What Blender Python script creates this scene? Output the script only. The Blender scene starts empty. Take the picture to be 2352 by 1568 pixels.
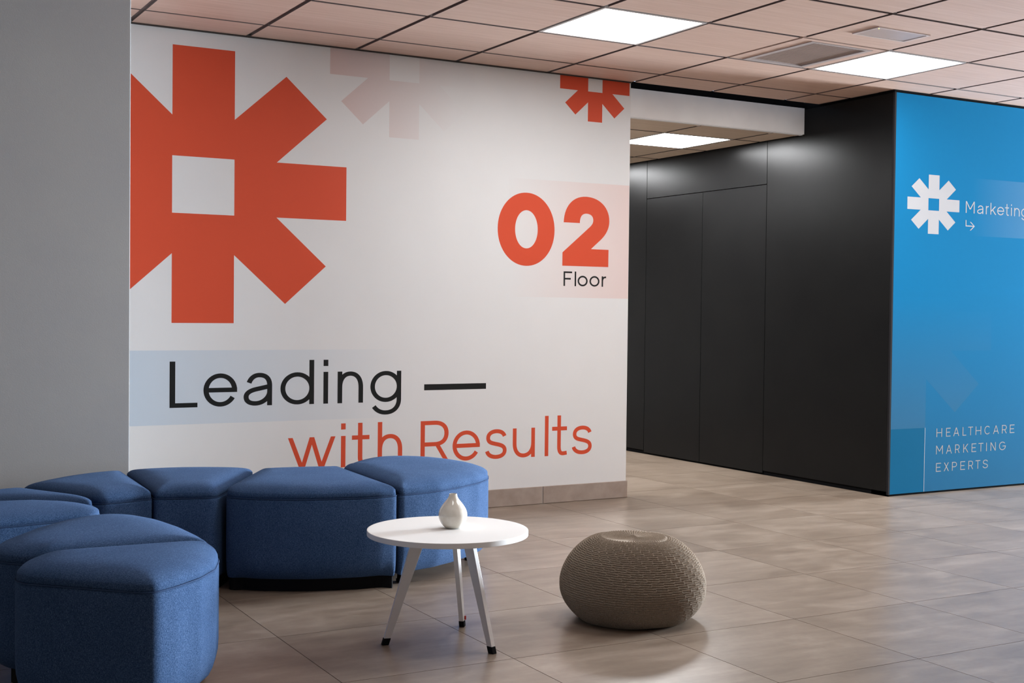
import bpy, bmesh, math, random
import numpy as np
from mathutils import Matrix, Vector
random.seed(7); rng = np.random.default_rng(7)
S = bpy.context.scene
COL = S.collection
D = bpy.data
PI = math.pi

# ------------------------------------------------------------------ camera
FPX = 2911.91
cam = D.cameras.new('camera'); cam.sensor_width = 36.0; cam.sensor_fit = 'HORIZONTAL'
cam.lens = FPX * 36.0 / 2352.0; cam.clip_start = 0.05; cam.clip_end = 100
co = D.objects.new('camera', cam); COL.objects.link(co)
CAMZ = 1.12703
pitch, yaw, roll = -0.02383, 0.51609, 0.01081
fw = Vector((math.sin(yaw)*math.cos(pitch), math.cos(yaw)*math.cos(pitch), math.sin(pitch)))
ri = Vector((math.cos(yaw), -math.sin(yaw), 0)); up = ri.cross(fw)
rx = ri*math.cos(roll) + up*math.sin(roll); ux = up*math.cos(roll) - ri*math.sin(roll)
co.matrix_world = Matrix(((rx.x, ux.x, -fw.x, 0), (rx.y, ux.y, -fw.y, 0), (rx.z, ux.z, -fw.z, CAMZ), (0, 0, 0, 1)))
S.camera = co

# ------------------------------------------------------------------ world, exposure, daylight
S.view_settings.view_transform = 'Standard'; S.view_settings.look = 'None'
S.view_settings.gamma = 1.0; S.view_settings.use_curve_mapping = False
S.view_settings.exposure = 0.20
w = D.worlds.new('world'); S.world = w; w.use_nodes = True
bgn = w.node_tree.nodes['Background']; bgn.inputs[0].default_value = (0.62, 0.76, 1.0, 1); bgn.inputs[1].default_value = 1.0

WINX = 15.6
def area(name, loc, rot, sx, sy, energy, color):
    l = D.lights.new(name, 'AREA'); l.shape = 'RECTANGLE'; l.size = sx; l.size_y = sy
    l.energy = energy; l.color = color
    o = D.objects.new(name, l); o.location = loc; o.rotation_euler = rot; COL.objects.link(o)
    return o
# daylight entering through the glazed wall on the right
area('daylight', (WINX + 0.45, 4.62, 1.30), (0, PI/2, 0), 2.3, 1.9, 6700.0, (0.80, 0.90, 1.0))
PANEL = 20.0          # radiance of the ceiling LED panels

# ------------------------------------------------------------------ dimensions
ZC = 2.5219           # ceiling of the lounge
ZK = 2.332            # ceiling of the corridor
YW = 6.36656          # face of the white graphic wall
XE = 4.421            # right end of the white wall
XB, YB = 5.91013, 5.66848   # corner of the dark block
XW0, YR = -3.5, -4.5  # left and rear limits of the room

# ------------------------------------------------------------------ helpers
def link(o, parent=None):
    COL.objects.link(o)
    if parent is not None: o.parent = parent
    return o
def mesh(name, v, f, m=None, parent=None, smooth=False):
    me = D.meshes.new(name); me.from_pydata([tuple(p) for p in v], [], [tuple(q) for q in f]); me.update()
    if smooth: me.polygons.foreach_set('use_smooth', [True]*len(me.polygons))
    o = D.objects.new(name, me)
    if m is not None: me.materials.append(m)
    return link(o, parent)
class MB:
    def __init__(s): s.v = []; s.f = []
    def box(s, a, b):
        n = len(s.v); (x0, y0, z0), (x1, y1, z1) = a, b
        s.v += [(x0,y0,z0),(x1,y0,z0),(x1,y1,z0),(x0,y1,z0),(x0,y0,z1),(x1,y0,z1),(x1,y1,z1),(x0,y1,z1)]
        s.f += [tuple(n+i for i in q) for q in ((0,3,2,1),(4,5,6,7),(0,1,5,4),(1,2,6,5),(2,3,7,6),(3,0,4,7))]; return s
    def poly(s, pts):
        n = len(s.v); s.v += list(pts); s.f.append(tuple(range(n, n+len(pts)))); return s
    def build(s, name, m=None, parent=None, smooth=False): return mesh(name, s.v, s.f, m, parent, smooth)
def box(name, a, b, m=None, parent=None, bevel=0.0):
    o = MB().box(a, b).build(name, m, parent)
    if bevel: bev(o, bevel)
    return o
def bev(o, wd, seg=2):
    bm = bmesh.new(); bm.from_mesh(o.data)
    bmesh.ops.bevel(bm, geom=bm.edges[:], offset=wd, segments=seg, profile=0.6, affect='EDGES')
    bm.to_mesh(o.data); bm.free(); return o
def empty(name, loc, label, cat, group=None):
    o = D.objects.new(name, None); o.empty_display_size = 0.1; o.location = loc; COL.objects.link(o)
    return tag(o, label, cat, group)
def tag(o, label=None, cat=None, group=None):
    if label: o['label'] = label
    if cat: o['category'] = cat
    if group: o['group'] = group
    return o
def struct(o, label=None):
    o['kind'] = 'structure'
    if label: o['label'] = label
    return o
def localise(o, root):
    """mesh was built in world coordinates; parent it to an Empty that only has a location"""
    o.parent = root; o.data.transform(Matrix.Translation(-root.location)); return o

# ------------------------------------------------------------------ materials
class NT:
    def __init__(s, name):
        s.m = D.materials.new(name); s.m.use_nodes = True; s.t = s.m.node_tree
        s.b = s.t.nodes['Principled BSDF']
    def n(s, kind, **kw):
        q = s.t.nodes.new(kind)
        for k, v in kw.items():
            if k in q.inputs: q.inputs[k].default_value = v
            else: setattr(q, k, v)
        return q
    def l(s, a, b): s.t.links.new(a, b)
    def coord(s, scale=(1,1,1), rand=False, kind='Object'):
        tc = s.n('ShaderNodeTexCoord'); mp = s.n('ShaderNodeMapping'); mp.inputs['Scale'].default_value = scale
        s.l(tc.outputs[kind], mp.inputs['Vector'])
        if rand:
            oi = s.n('ShaderNodeObjectInfo'); cb = s.n('ShaderNodeCombineXYZ'); mu = s.n('ShaderNodeMath', operation='MULTIPLY'); mu.inputs[1].default_value = 57.0
            s.l(oi.outputs['Random'], mu.inputs[0])
            for k in range(3): s.l(mu.outputs[0], cb.inputs[k])
            s.l(cb.outputs[0], mp.inputs['Location'])
        return mp.outputs[0]
    def noise(s, vec, scale, detail=4.0, rough=0.55, dist=0.0):
        q = s.n('ShaderNodeTexNoise'); q.inputs['Scale'].default_value = scale; q.inputs['Detail'].default_value = detail
        q.inputs['Roughness'].default_value = rough; q.inputs['Distortion'].default_value = dist
        s.l(vec, q.inputs['Vector']); return q.outputs['Fac']
    def ramp(s, fac, stops, interp='LINEAR'):
        q = s.n('ShaderNodeValToRGB'); e = q.color_ramp.elements; q.color_ramp.interpolation = interp
        while len(e) < len(stops): e.new(0.5)
        for k, (p, c) in enumerate(stops):
            e[k].position = p; e[k].color = tuple(c) + (1,) if len(c) == 3 else c
        s.l(fac, q.inputs[0]); return q.outputs[0]
    def math(s, op, a, b=None):
        q = s.n('ShaderNodeMath', operation=op)
        for k, x in enumerate((a, b)):
            if x is None: continue
            if isinstance(x, (int, float)): q.inputs[k].default_value = x
            else: s.l(x, q.inputs[k])
        return q.outputs[0]
    def mix(s, fac, a, b, mode='MIX'):
        q = s.n('ShaderNodeMix', data_type='RGBA', blend_type=mode)
        for k, x in ((0, fac), (6, a), (7, b)):
            if isinstance(x, (int, float)): q.inputs[k].default_value = x
            elif isinstance(x, tuple): q.inputs[k].default_value = x + (1,) if len(x) == 3 else x
            else: s.l(x, q.inputs[k])
        return q.outputs[2]
    def bump(s, h, strength, dist):
        q = s.n('ShaderNodeBump'); q.inputs['Strength'].default_value = strength; q.inputs['Distance'].default_value = dist
        s.l(h, q.inputs['Height']); s.l(q.outputs[0], s.b.inputs['Normal'])
    def set(s, **kw):
        for k, v in kw.items():
            i = s.b.inputs[k.replace('_', ' ')]
            if isinstance(v, (int, float)): i.default_value = v
            elif isinstance(v, tuple): i.default_value = v + (1,) if len(v) == 3 else v
            else: s.l(v, i)
        return s
def plain(name, c, rough=0.5, spec=0.5, metal=0.0, var=0.06, scale=6.0):
    t = NT(name); v = t.coord()
    f = t.noise(v, scale, 3)
    a = tuple(x*(1-var) for x in c); b = tuple(min(1, x*(1+var)) for x in c)
    t.set(Base_Color=t.ramp(f, [(0.3, a), (0.7, b)]), Roughness=rough, Metallic=metal); t.b.inputs['Specular IOR Level'].default_value = spec
    return t.m
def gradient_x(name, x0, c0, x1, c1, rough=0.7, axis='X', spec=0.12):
    """flat print whose colour changes along one axis (world position, print is on a fixed wall)"""
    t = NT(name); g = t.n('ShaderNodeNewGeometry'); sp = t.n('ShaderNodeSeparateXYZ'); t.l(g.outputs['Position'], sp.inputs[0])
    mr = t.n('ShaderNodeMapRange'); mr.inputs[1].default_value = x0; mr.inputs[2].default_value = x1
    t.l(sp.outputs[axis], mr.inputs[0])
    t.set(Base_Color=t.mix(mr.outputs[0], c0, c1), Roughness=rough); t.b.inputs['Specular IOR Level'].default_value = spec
    return t.m

WHITE = (0.80, 0.80, 0.795)
t = NT('white_wall_paint'); v = t.coord(); t.set(Base_Color=t.ramp(t.noise(v, 3, 4), [(0.3, (0.735,0.735,0.73)), (0.7, (0.755,0.755,0.75))]), Roughness=0.6)
t.b.inputs['Specular IOR Level'].default_value = 0.25; t.bump(t.noise(v, 260, 2), 0.06, 0.002); M_WHITE = t.m
t = NT('grey_plaster'); v = t.coord(); t.set(Base_Color=t.ramp(t.noise(v, 2.2, 5), [(0.3, (0.39,0.39,0.395)), (0.7, (0.42,0.42,0.415))]), Roughness=0.8)
t.b.inputs['Specular IOR Level'].default_value = 0.2; t.bump(t.noise(v, 240, 3), 0.12, 0.002); M_GREY = t.m
M_BEAM = plain('beam_paint', (0.88, 0.865, 0.84), 0.65, 0.25, scale=3)
M_ORANGE = plain('orange_print', (0.66, 0.080, 0.032), 0.55, 0.25, var=0.01)
M_INK = plain('black_print', (0.006, 0.007, 0.007), 0.5, 0.3, var=0.05)
M_LIGHTINK = plain('light_grey_print', (0.44, 0.44, 0.45), 0.9, 0.02, var=0.01)
M_SOFTINK = plain('muted_grey_print', (0.33, 0.32, 0.31), 0.9, 0.02, var=0.01)
M_DARKROOM = plain('dark_room_paint', (0.16, 0.155, 0.15), 0.8, 0.2)
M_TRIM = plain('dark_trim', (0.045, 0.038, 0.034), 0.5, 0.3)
M_GAP = plain('shadow_gap_black', (0.006, 0.006, 0.0065), 0.9, 0.04)
M_METAL = plain('window_frame_grey', (0.10, 0.10, 0.11), 0.4, 0.5)
M_RUBBER = plain('black_rubber', (0.007, 0.007, 0.008), 0.75, 0.12)

# beige porcelain tile
t = NT('beige_porcelain'); v = t.coord((1, 1, 1), rand=True)
n1 = t.noise(v, 2.6, 6, 0.62, 0.6); vs = t.coord((1.4, 5.0, 1), rand=True); n2 = t.noise(vs, 3.2, 6, 0.6, 0.4); n3 = t.noise(v, 42, 3)
f = t.math('ADD', t.math('MULTIPLY', n1, 0.45), t.math('ADD', t.math('MULTIPLY', n2, 0.45), t.math('MULTIPLY', n3, 0.10)))
c = t.ramp(f, [(0.36, (0.160, 0.118, 0.086)), (0.51, (0.225, 0.172, 0.130)), (0.66, (0.305, 0.243, 0.193))])
t.set(Base_Color=c, Roughness=t.ramp(n1, [(0.3, (0.280,)*3), (0.7, (0.305,)*3)])); t.b.inputs['Specular IOR Level'].default_value = 0.68
M_TILE = t.m
t = NT('skirting_tile'); v = t.coord((1, 1, 1), rand=True)
t.set(Base_Color=t.ramp(t.noise(v, 9, 5), [(0.3, (0.30, 0.235, 0.195)), (0.7, (0.42, 0.345, 0.295))]), Roughness=0.4); M_SKIRT = t.m
M_GROUT = plain('dark_grout', (0.055, 0.042, 0.034), 0.9, 0.1)
# wood effect ceiling tiles, fine grain running along x
def woodmat(name, dark, mid, light):
    t = NT(name); v = t.coord((1.2, 30, 1), rand=True); v2 = t.coord((2.5, 140, 1), rand=True)
    a = t.noise(v, 2.0, 5, 0.6, 0.3); b = t.noise(v2, 2.0, 3)
    f = t.math('ADD', t.math('MULTIPLY', a, 0.65), t.math('MULTIPLY', b, 0.35))
    t.set(Base_Color=t.ramp(f, [(0.32, dark), (0.5, mid), (0.68, light)]), Roughness=0.5); t.b.inputs['Specular IOR Level'].default_value = 0.3
    return t.m
M_WOOD = woodmat('wood_ceiling_tile', (0.51, 0.345, 0.27), (0.575, 0.40, 0.32), (0.63, 0.46, 0.385))
M_WOOD2 = woodmat('corridor_wood_tile', (0.56, 0.44, 0.335), (0.63, 0.51, 0.40), (0.69, 0.57, 0.46))
M_GRID = plain('brown_ceiling_grid', (0.150, 0.112, 0.102), 0.5, 0.3)
M_GRID2 = plain('corridor_ceiling_grid', (0.07, 0.06, 0.05), 0.5, 0.3)
def panelmat(name, k):
    t = NT(name); t.set(Base_Color=(0.9, 0.9, 0.9), Emission_Color=(0.975, 0.985, 1.0), Emission_Strength=k); return t.m
M_LED = panelmat('led_diffuser', PANEL)
M_LED3 = panelmat('dimmed_led_diffuser', PANEL*0.42)
M_LED2 = panelmat('corridor_led_diffuser', PANEL*2.3)
# dark laminate of the corridor wall
t = NT('black_laminate'); v = t.coord()
t.set(Base_Color=t.ramp(t.noise(v, 4, 3), [(0.3, (0.0042, 0.0042, 0.0044)), (0.7, (0.0056, 0.0056, 0.0056))]), Roughness=0.29); t.b.inputs['Specular IOR Level'].default_value = 0.15
t.bump(t.noise(v, 420, 2), 0.05, 0.001); M_BLACK = t.m
M_EDGE = plain('dark_edge_profile', (0.016, 0.015, 0.0165), 0.85, 0.06)
# blue fabric
t = NT('blue_wool_fabric')
v = t.coord(); va = t.coord((1, 1, 0.35)); vb = t.coord((0.4, 0.4, 1.6))
a = t.noise(va, 620, 3, 0.7); b = t.noise(vb, 560, 3, 0.7); c0 = t.noise(v, 5, 3)
f = t.math('ADD', t.math('MULTIPLY', a, 0.5), t.math('MULTIPLY', b, 0.5))
f = t.math('ADD', f, t.math('MULTIPLY', t.math('SUBTRACT', c0, 0.5), 0.10))
col = t.ramp(f, [(0.30, (0.005, 0.014, 0.039)), (0.50, (0.030, 0.065, 0.143)), (0.70, (0.125, 0.195, 0.335))])
t.set(Base_Color=col, Roughness=0.9); t.b.inputs['Specular IOR Level'].default_value = 0.05
t.b.inputs['Sheen Weight'].default_value = 0.10; t.b.inputs['Sheen Tint'].default_value = (0.35, 0.55, 1, 1); t.b.inputs['Sheen Roughness'].default_value = 0.5
t.bump(f, 0.5, 0.0015); M_FAB = t.m
M_PIPE = plain('blue_piping', (0.035, 0.065, 0.14), 0.9, 0.1)
# table, vase, pouf
M_TABLE = plain('white_laminate', (0.79, 0.785, 0.77), 0.6, 0.2, var=0.01)
M_LEG = plain('white_powder_coat', (0.72, 0.70, 0.68), 0.42, 0.5, var=0.01)
t = NT('speckled_glaze'); v = t.coord(); vo = t.n('ShaderNodeTexVoronoi'); vo.inputs['Scale'].default_value = 210; t.l(v, vo.inputs['Vector'])
sp = t.ramp(vo.outputs['Distance'], [(0.0, (1, 1, 1)), (0.16, (0, 0, 0))])
sel = t.ramp(vo.outputs['Color'], [(0.80, (0, 0, 0)), (0.82, (1, 1, 1))])
spk = t.math('MULTIPLY', sp, sel); wash = t.ramp(t.noise(v, 26, 3), [(0.3, (0.66, 0.61, 0.52)), (0.7, (0.78, 0.745, 0.67))])
t.set(Base_Color=t.mix(t.math('MULTIPLY', spk, 0.75), wash, (0.22, 0.16, 0.10)), Roughness=0.07); t.b.inputs['Coat Weight'].default_value = 0.5
M_GLAZE = t.m
t = NT('taupe_knit_cotton'); v = t.coord()
t.set(Base_Color=t.ramp(t.noise(v, 380, 3, 0.7), [(0.25, (0.135, 0.102, 0.071)), (0.5, (0.235, 0.186, 0.140)), (0.75, (0.37, 0.312, 0.252))]), Roughness=0.95)
t.b.inputs['Specular IOR Level'].default_value = 0.1; t.bump(t.noise(v, 700, 2), 0.5, 0.001); M_KNIT = t.m

# ------------------------------------------------------------------ floor
floor = struct(box('floor', (XW0, YR, -0.12), (WINX + 0.1, 12.0, -0.004), M_GROUT))
TSX, TSY, FROT = 0.59405, 0.60181, -0.00966
FX0, FY0 = 2.0341, 3.55074
cr, sr = math.cos(FROT), math.sin(FROT)
def proj(x, y, z):
    d = Vector((x, y, z - CAMZ)); k = d.dot(fw)
    if k < 0.3: return None
    return 1176 + FPX*d.dot(rx)/k, 784 - FPX*d.dot(ux)/k
tile_me = None; far = MB(); gap = 0.0013
for i in range(-11, 24):
    for j in range(-15, 15):
        a, b = (i + 0.5)*TSX, (j + 0.5)*TSY
        cx, cy = FX0 + cr*a - sr*b, FY0 + sr*a + cr*b
        if cx > WINX - 0.3 or cx < XW0 + 0.3 or cy > 11.7 or cy < YR + 0.3: continue
        if cx > XB + 0.6 and cy > YB + 0.6: continue
        if cx < XE - 0.6 and YW + 0.4 < cy < 7.6: continue
        q = proj(cx, cy, 0)
        vis = q is not None and -420 < q[0] < 2780 and q[1] < 1900 and cy > 2.0 and not (cx < XE - 0.3 and cy > YW + 0.3)
        hx, hy = TSX/2 - gap, TSY/2 - gap
        if vis:
            if tile_me is None:
                o = box('tile', (-hx, -hy, -0.012), (hx, hy, 0), M_TILE)
                tile_me = o.data; o.parent = floor
            else:
                o = link(D.objects.new('tile', tile_me), floor)
            o.location = (cx, cy, 0); o.rotation_euler = (0, 0, FROT)
        else:
            c = [(-hx, -hy), (hx, -hy), (hx, hy), (-hx, hy)]
            far.poly([(cx + cr*p - sr*r, cy + sr*p + cr*r, 0) for p, r in c])
ft = far.build('tile_field', M_TILE, floor); ft['kind'] = 'stuff'

# ------------------------------------------------------------------ ceilings
CX0, CY0, CT = 3.83277, 4.87359, 0.60
ceiling = struct(box('ceiling', (XW0, YR, ZC + 0.03), (WINX + 0.1, YW, ZC + 0.13), M_GRID))
grid = MB()
for i in range(-13, 21):
    x = CX0 + CT*i
    if XW0 < x < WINX: grid.box((x - 0.016, YR, ZC + 0.010), (x + 0.016, YW, ZC + 0.03))
for j in range(-16, 3):
    y = CY0 + CT*j
    if YR < y < YW: grid.box((XW0, y - 0.016, ZC + 0.0105), (WINX, y + 0.016, ZC + 0.03))
grid.build('ceiling_grid', M_GRID, ceiling)
HOLES = {(-1, 0), (2, 0), (1, 0)}
HID_LIGHTS = [(-4, -3), (-1, -3), (2, -3)]
for h in HID_LIGHTS: HOLES.add(h)
def dark_edges(o, m):
    o.data.materials.append(m)
    for p in o.data.polygons:
        if abs(p.normal.z) < 0.5: p.material_index = 1
cmesh = None; farc = MB(); hc = CT/2 - 0.0125
def ceil_vis(x, y, z):
    for dx in (-.3, 0, .3):
        for dy in (-.3, 0, .3):
            q = proj(x + dx, y + dy, z)
            if q and -30 < q[0] < 2382 and -30 < q[1] < 1600: return True
    return False
for i in range(-13, 20):
    for j in range(-16, 3):
        if (i, j) in HOLES: continue
        x0, x1 = CX0 + CT*i, CX0 + CT*(i + 1); y0, y1 = CY0 + CT*j, CY0 + CT*(j + 1)
        y1 = min(y1, YW - 0.004); x1 = min(x1, WINX)
        if y0 >= y1 or x0 < XW0 or x0 > x1: continue
        cx, cy = (x0 + x1)/2, (y0 + y1)/2
        if ceil_vis(cx, cy, ZC):
            full = y1 - y0 > CT - 0.01
            if full and cmesh is not None: o = link(D.objects.new('ceiling_tile', cmesh), ceiling)
            else:
                hy = (y1 - y0)/2 - (0.0125 if full else 0.008)
                o = box('ceiling_tile', (-hc, -hy, 0), (hc, hy, 0.028), M_WOOD, ceiling); dark_edges(o, M_GRID)
                if full: cmesh = o.data
            o.location = (cx, cy, ZC)
        else:
            farc.box((x0 + .0125, y0 + .0125, ZC), (x1 - .0125, y1 - .0125, ZC + 0.028))
o = farc.build('ceiling_tile_field', M_WOOD, ceiling); o['kind'] = 'stuff'

KX, KY = 5.6744, 6.9099
corr = struct(box('ceiling_corridor', (0.4, 6.49, ZK + 0.03), (XB, 11.5, ZK + 0.12), M_GRID2))
kg = MB()
for i in range(-8, 1):
    x = KX + CT*i; kg.box((x - 0.014, 6.49, ZK + 0.009), (x + 0.014, 11.5, ZK + 0.03))
for j in range(0, 8):
    y = KY + CT*j; kg.box((0.4, y - 0.014, ZK + 0.009), (XB, y + 0.014, ZK + 0.03))
kg.build('ceiling_grid', M_GRID2, corr)
kfar = MB()
for i in range(-8, 1):
    for j in range(-1, 7):
        if (i, j) == (-1, 0): continue
        if (i, j) in ((-1, 3), (-4, 0), (-4, 3)): continue
        x0, x1 = KX + CT*i, min(KX + CT*(i + 1), XB - 0.003); y0, y1 = max(KY + CT*j, 6.495), KY + CT*(j + 1)
        if x0 < 0.4: continue
        if i >= -3 and j <= 2:
            cx, cy = (x0 + x1)/2, (y0 + y1)/2; hx, hy = (x1 - x0)/2 - .0115, (y1 - y0)/2 - .0115
            o = box('ceiling_tile', (-hx, -hy, 0), (hx, hy, 0.028), M_WOOD2, corr); o.location = (cx, cy, ZK); dark_edges(o, M_GRID2)
        else: kfar.box((x0 + .0085, y0 + .0085, ZK), (x1 - .0085, y1 - .0085, ZK + .028))
o = kfar.build('ceiling_tile_field', M_WOOD2, corr); o['kind'] = 'stuff'

# ------------------------------------------------------------------ walls
wall_back = struct(box('wall_back', (XW0, YW, 0), (XE, YW + 0.125, ZC + 0.03), M_WHITE))
wall_left = struct(box('wall_left', (XW0, 5.72, 0), (1.2988, YW - 0.002, ZC + 0.03), M_GREY))
bev(wall_left, 0.004, 2)
struct(box('wall_rear', (XW0, YR - 0.1, 0), (WINX, YR, ZC + 0.1), M_DARKROOM))
struct(box('wall_far_left', (XW0 - 0.1, YR, 0), (XW0, YW, ZC + 0.1), M_DARKROOM))
struct(box('wall_corridor_end', (0.3, 11.5, 0), (XB, 11.6, ZC), M_WHITE))
struct(box('wall_corridor_left', (0.3, YW + 0.13, 0), (0.4, 11.5, ZC), M_WHITE))
# beam over the corridor mouth, set back in the opening, with the dark gap above it
beam = struct(box('trim_1', (XE + 0.001, 6.47, ZK + 0.002), (XB - 0.001, 6.565, 2.5085), M_BEAM))
beam['label'] = 'white painted beam over the corridor opening'
box('beam_lip', (XE + 0.001, 6.474, ZK - 0.004), (XB - 0.012, 6.5, ZK + 0.0018), M_WHITE, beam)
box('shadow_gap', (XE + 0.001, 6.474, 2.5086), (XB - 0.001, 6.56, ZC + 0.03), M_GAP, beam)
# dark angle where the white wall meets the ceiling
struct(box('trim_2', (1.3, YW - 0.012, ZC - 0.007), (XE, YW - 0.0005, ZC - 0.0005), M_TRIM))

# dark block: laminate-clad wall of the corridor
wall_corr = struct(box('wall_corridor', (XB + 0.02, YB + 0.02, 0), (XB + 0.15, 11.5, ZC + 0.03), M_GAP))
def lam(y0, y1, z0, z1, par, name='panel', proud=0.0):
    g = 0.0022
    o = box(name, (XB - proud, y0 + g, z0 + g), (XB + 0.02, y1 - g, z1 - g), M_BLACK, par); bev(o, 0.0008, 1); return o
ZP = 0.028
g = 0.0022; ya, yb, yc = YB + 0.012 + g, 6.468, 6.838 - g
pl = [(ya, ZP + g), (yc, ZP + g), (yc, ZK), (yb, ZK), (yb, ZC - 0.022), (ya, ZC - 0.022)]
v = [(XB, y, z) for y, z in pl] + [(XB + 0.02, y, z) for y, z in pl]; n = len(pl)
mesh('panel', v, [tuple(range(n))[::-1], tuple(range(n, 2*n))] + [(k, (k+1) % n, n + (k+1) % n, n + k) for k in range(n)], M_BLACK, wall_corr)
lam(6.838, 8.268, 2.031, ZK, wall_corr)
lam(8.268, 9.7, ZP, ZK, wall_corr); lam(9.7, 11.49, ZP, ZK, wall_corr)
box('plinth', (XB + 0.012, YB + 0.012, 0.0), (XB + 0.022, 11.49, ZP), M_GAP, wall_corr)
for k, (a, b) in enumerate(((6.838, 7.555), (7.555, 8.268))):
    d = lam(a, b, 0.012, 2.031, None, 'door_%d' % (k + 1)); struct(d, 'flush black laminate door leaf in the dark corridor wall')
box('corner_profile', (XB - 0.002, YB - 0.004, 0.012), (XB + 0.0115, YB + 0.0115, ZC - 0.018), M_EDGE, wall_corr)

# blue graphic wall
M_BLUE = gradient_x('blue_print_and_light', 0.0, (0.018, 0.108, 0.212), 1.3, (0.0052, 0.155, 0.335), 0.9, 'Z', 0.02)  # gradient is part print, part light on the panel painted into the colour
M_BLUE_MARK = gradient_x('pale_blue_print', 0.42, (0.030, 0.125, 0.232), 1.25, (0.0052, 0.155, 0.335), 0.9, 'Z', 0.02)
M_BLUE_BOX = plain('deep_blue_print', (0.0055, 0.098, 0.20), 0.9, 0.02, var=0.01)
M_BLUE_BAND = gradient_x('fading_blue_band', 6.62, (0.0052, 0.155, 0.335), 7.15, (0.055, 0.190, 0.355), 0.9, 'X', 0.02)
wall_right = struct(box('wall_right', (XB + 0.012, YB + 0.012, 0), (WINX, YB + 0.15, ZC + 0.03), M_GAP))
PZ0, PZ1 = 0.0135, ZC - 0.019
def bp(name, pts, m, dy, label=None):
    o = mesh(name, [(x, YB - dy, z) for x, z in pts], [tuple(range(len(pts)))], m, wall_right)
    if label: o['label'] = label
    return o
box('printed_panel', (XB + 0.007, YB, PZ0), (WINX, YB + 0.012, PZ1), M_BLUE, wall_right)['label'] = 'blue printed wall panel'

# glazed wall on the right, out of the frame, that lets the daylight in
ww = struct(MB().box((WINX, YR, 0), (WINX + 0.12, 3.62, ZC)).box((WINX, 3.62, 2.45), (WINX + 0.12, YB + 0.15, ZC + 0.1)).box((WINX, 3.62, 0), (WINX + 0.12, YB + 0.15, 0.10)).build('wall_window', M_DARKROOM))
wf = MB()
for y in (3.62, 4.60, 5.58): wf.box((WINX + 0.02, y, 0.10), (WINX + 0.09, y + 0.05, 2.45))
wf.box((WINX + 0.02, 3.67, 0.10), (WINX + 0.09, 5.58, 0.15)); wf.box((WINX + 0.02, 3.67, 2.40), (WINX + 0.09, 5.58, 2.45))
struct(wf.build('window_1', M_METAL))

# skirting of porcelain pieces on the white wall
sk = D.objects.new('baseboard_back', None); COL.objects.link(sk); sk['kind'] = 'structure'
xs = [1.30, 1.985, 2.58, 3.228, 3.8255, XE + 0.006]
for k in range(len(xs) - 1):
    a = xs[k] + (0.0 if k == 0 else 0.005); b = xs[k + 1] - (0.0 if k == len(xs) - 2 else 0.005)
    o = box('skirting_tile', (a, YW - 0.010, 0.001), (b, YW - 0.0005, 0.102), M_SKIRT, sk); bev(o, 0.0015, 1)
jt = MB()
for x in xs[1:-1]: jt.box((x - 0.0045, YW - 0.006, 0.001), (x + 0.0045, YW - 0.0005, 0.101))
jt.build('skirting_joint', plain('grey_joint', (0.36, 0.31, 0.28), 0.9, 0.1), sk)
box('skirting_return', (XE + 0.0005, YW, 0.001), (XE + 0.006, YW + 0.12, 0.102), M_SKIRT, sk)

# ------------------------------------------------------------------ graphics: eight armed emblem
def asterisk(cx, cz, sx, sz, hole=True):
    h = 0.206; q = h*(1 + math.sqrt(2))   # notch distance
    pts = []
    for k in range(8):
        a = PI/2 - k*PI/4; c, s = math.cos(a), math.sin(a)
        for u, w_ in ((1, h), (1, -h)):       # arm tip corners, clockwise
            pts.append((c*u - s*w_, s*u + c*w_))
        b = a - PI/8; r = math.hypot(h, q)
        pts.append((r*math.cos(b), r*math.sin(b)))
    return [(cx + sx*x, cz + sz*z) for x, z in pts], [(cx + sx*x, cz + sz*z) for x, z in ((-h, h), (h, h), (h, -h), (-h, -h))]
def clip(poly, ax, lim, keep_less):
    out = []
    n = len(poly)
    for k in range(n):
        p, q = poly[k], poly[(k + 1) % n]
        ip = (p[ax] <= lim) == keep_less; iq = (q[ax] <= lim) == keep_less
        if ip: out.append(p)
        if ip != iq:
            s = (lim - p[ax])/(q[ax] - p[ax]); out.append((p[0] + s*(q[0] - p[0]), p[1] + s*(q[1] - p[1])))
    return out
def emblem_polys(cx, cz, sx, sz, clips):
    """eight arms of the outline as convex quads around the square hole, clipped to the printed area"""
    h = 0.206; q = h*(1 + math.sqrt(2)); r = math.hypot(h, q); polys = []
    for k in range(8):
        a = PI/2 - k*PI/4; c, s = math.cos(a), math.sin(a)
        n0 = (r*math.cos(a + PI/8), r*math.sin(a + PI/8)); n1 = (r*math.cos(a - PI/8), r*math.sin(a - PI/8))
        polys.append([(c - s*h, s + c*h), (c + s*h, s - c*h), n1, n0])
        # wedge from the notches to the hole
        if k % 2 == 0:
            e0 = (c*h - s*h, s*h + c*h); e1 = (c*h + s*h, s*h - c*h)
            polys.append([n0, n1, e1, e0])
        else:
            e = (c*h*math.sqrt(2), s*h*math.sqrt(2)); polys.append([n0, n1, e])
    res = []
    for p in polys:
        p = [(cx + sx*x, cz + sz*z) for x, z in p]
        for ax, lim, less in clips:
            if len(p) > 2: p = clip(p, ax, lim, less)
        if len(p) > 2: res.append(p)
    return res
class LP(list):
    """polygon with a layer number: strokes that cross lie a hair apart, like ink over ink"""
    def __init__(s, pts, layer): super().__init__(pts); s.layer = layer
def flat(name, polys, Y, m, parent, label=None):
    mb = MB()
    for p in polys:
        ar = sum(p[k][0]*p[(k+1) % len(p)][1] - p[(k+1) % len(p)][0]*p[k][1] for k in range(len(p)))
        dy = 1.5e-5*getattr(p, 'layer', 0)
        if ar < 0: p = p[::-1]
        mb.poly([(x, Y - dy, z) for x, z in p])
    o = mb.build(name, m, parent)
    if label: o['label'] = label
    return o
YP = YW - 0.00016
ZT = ZC - 0.006
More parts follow.
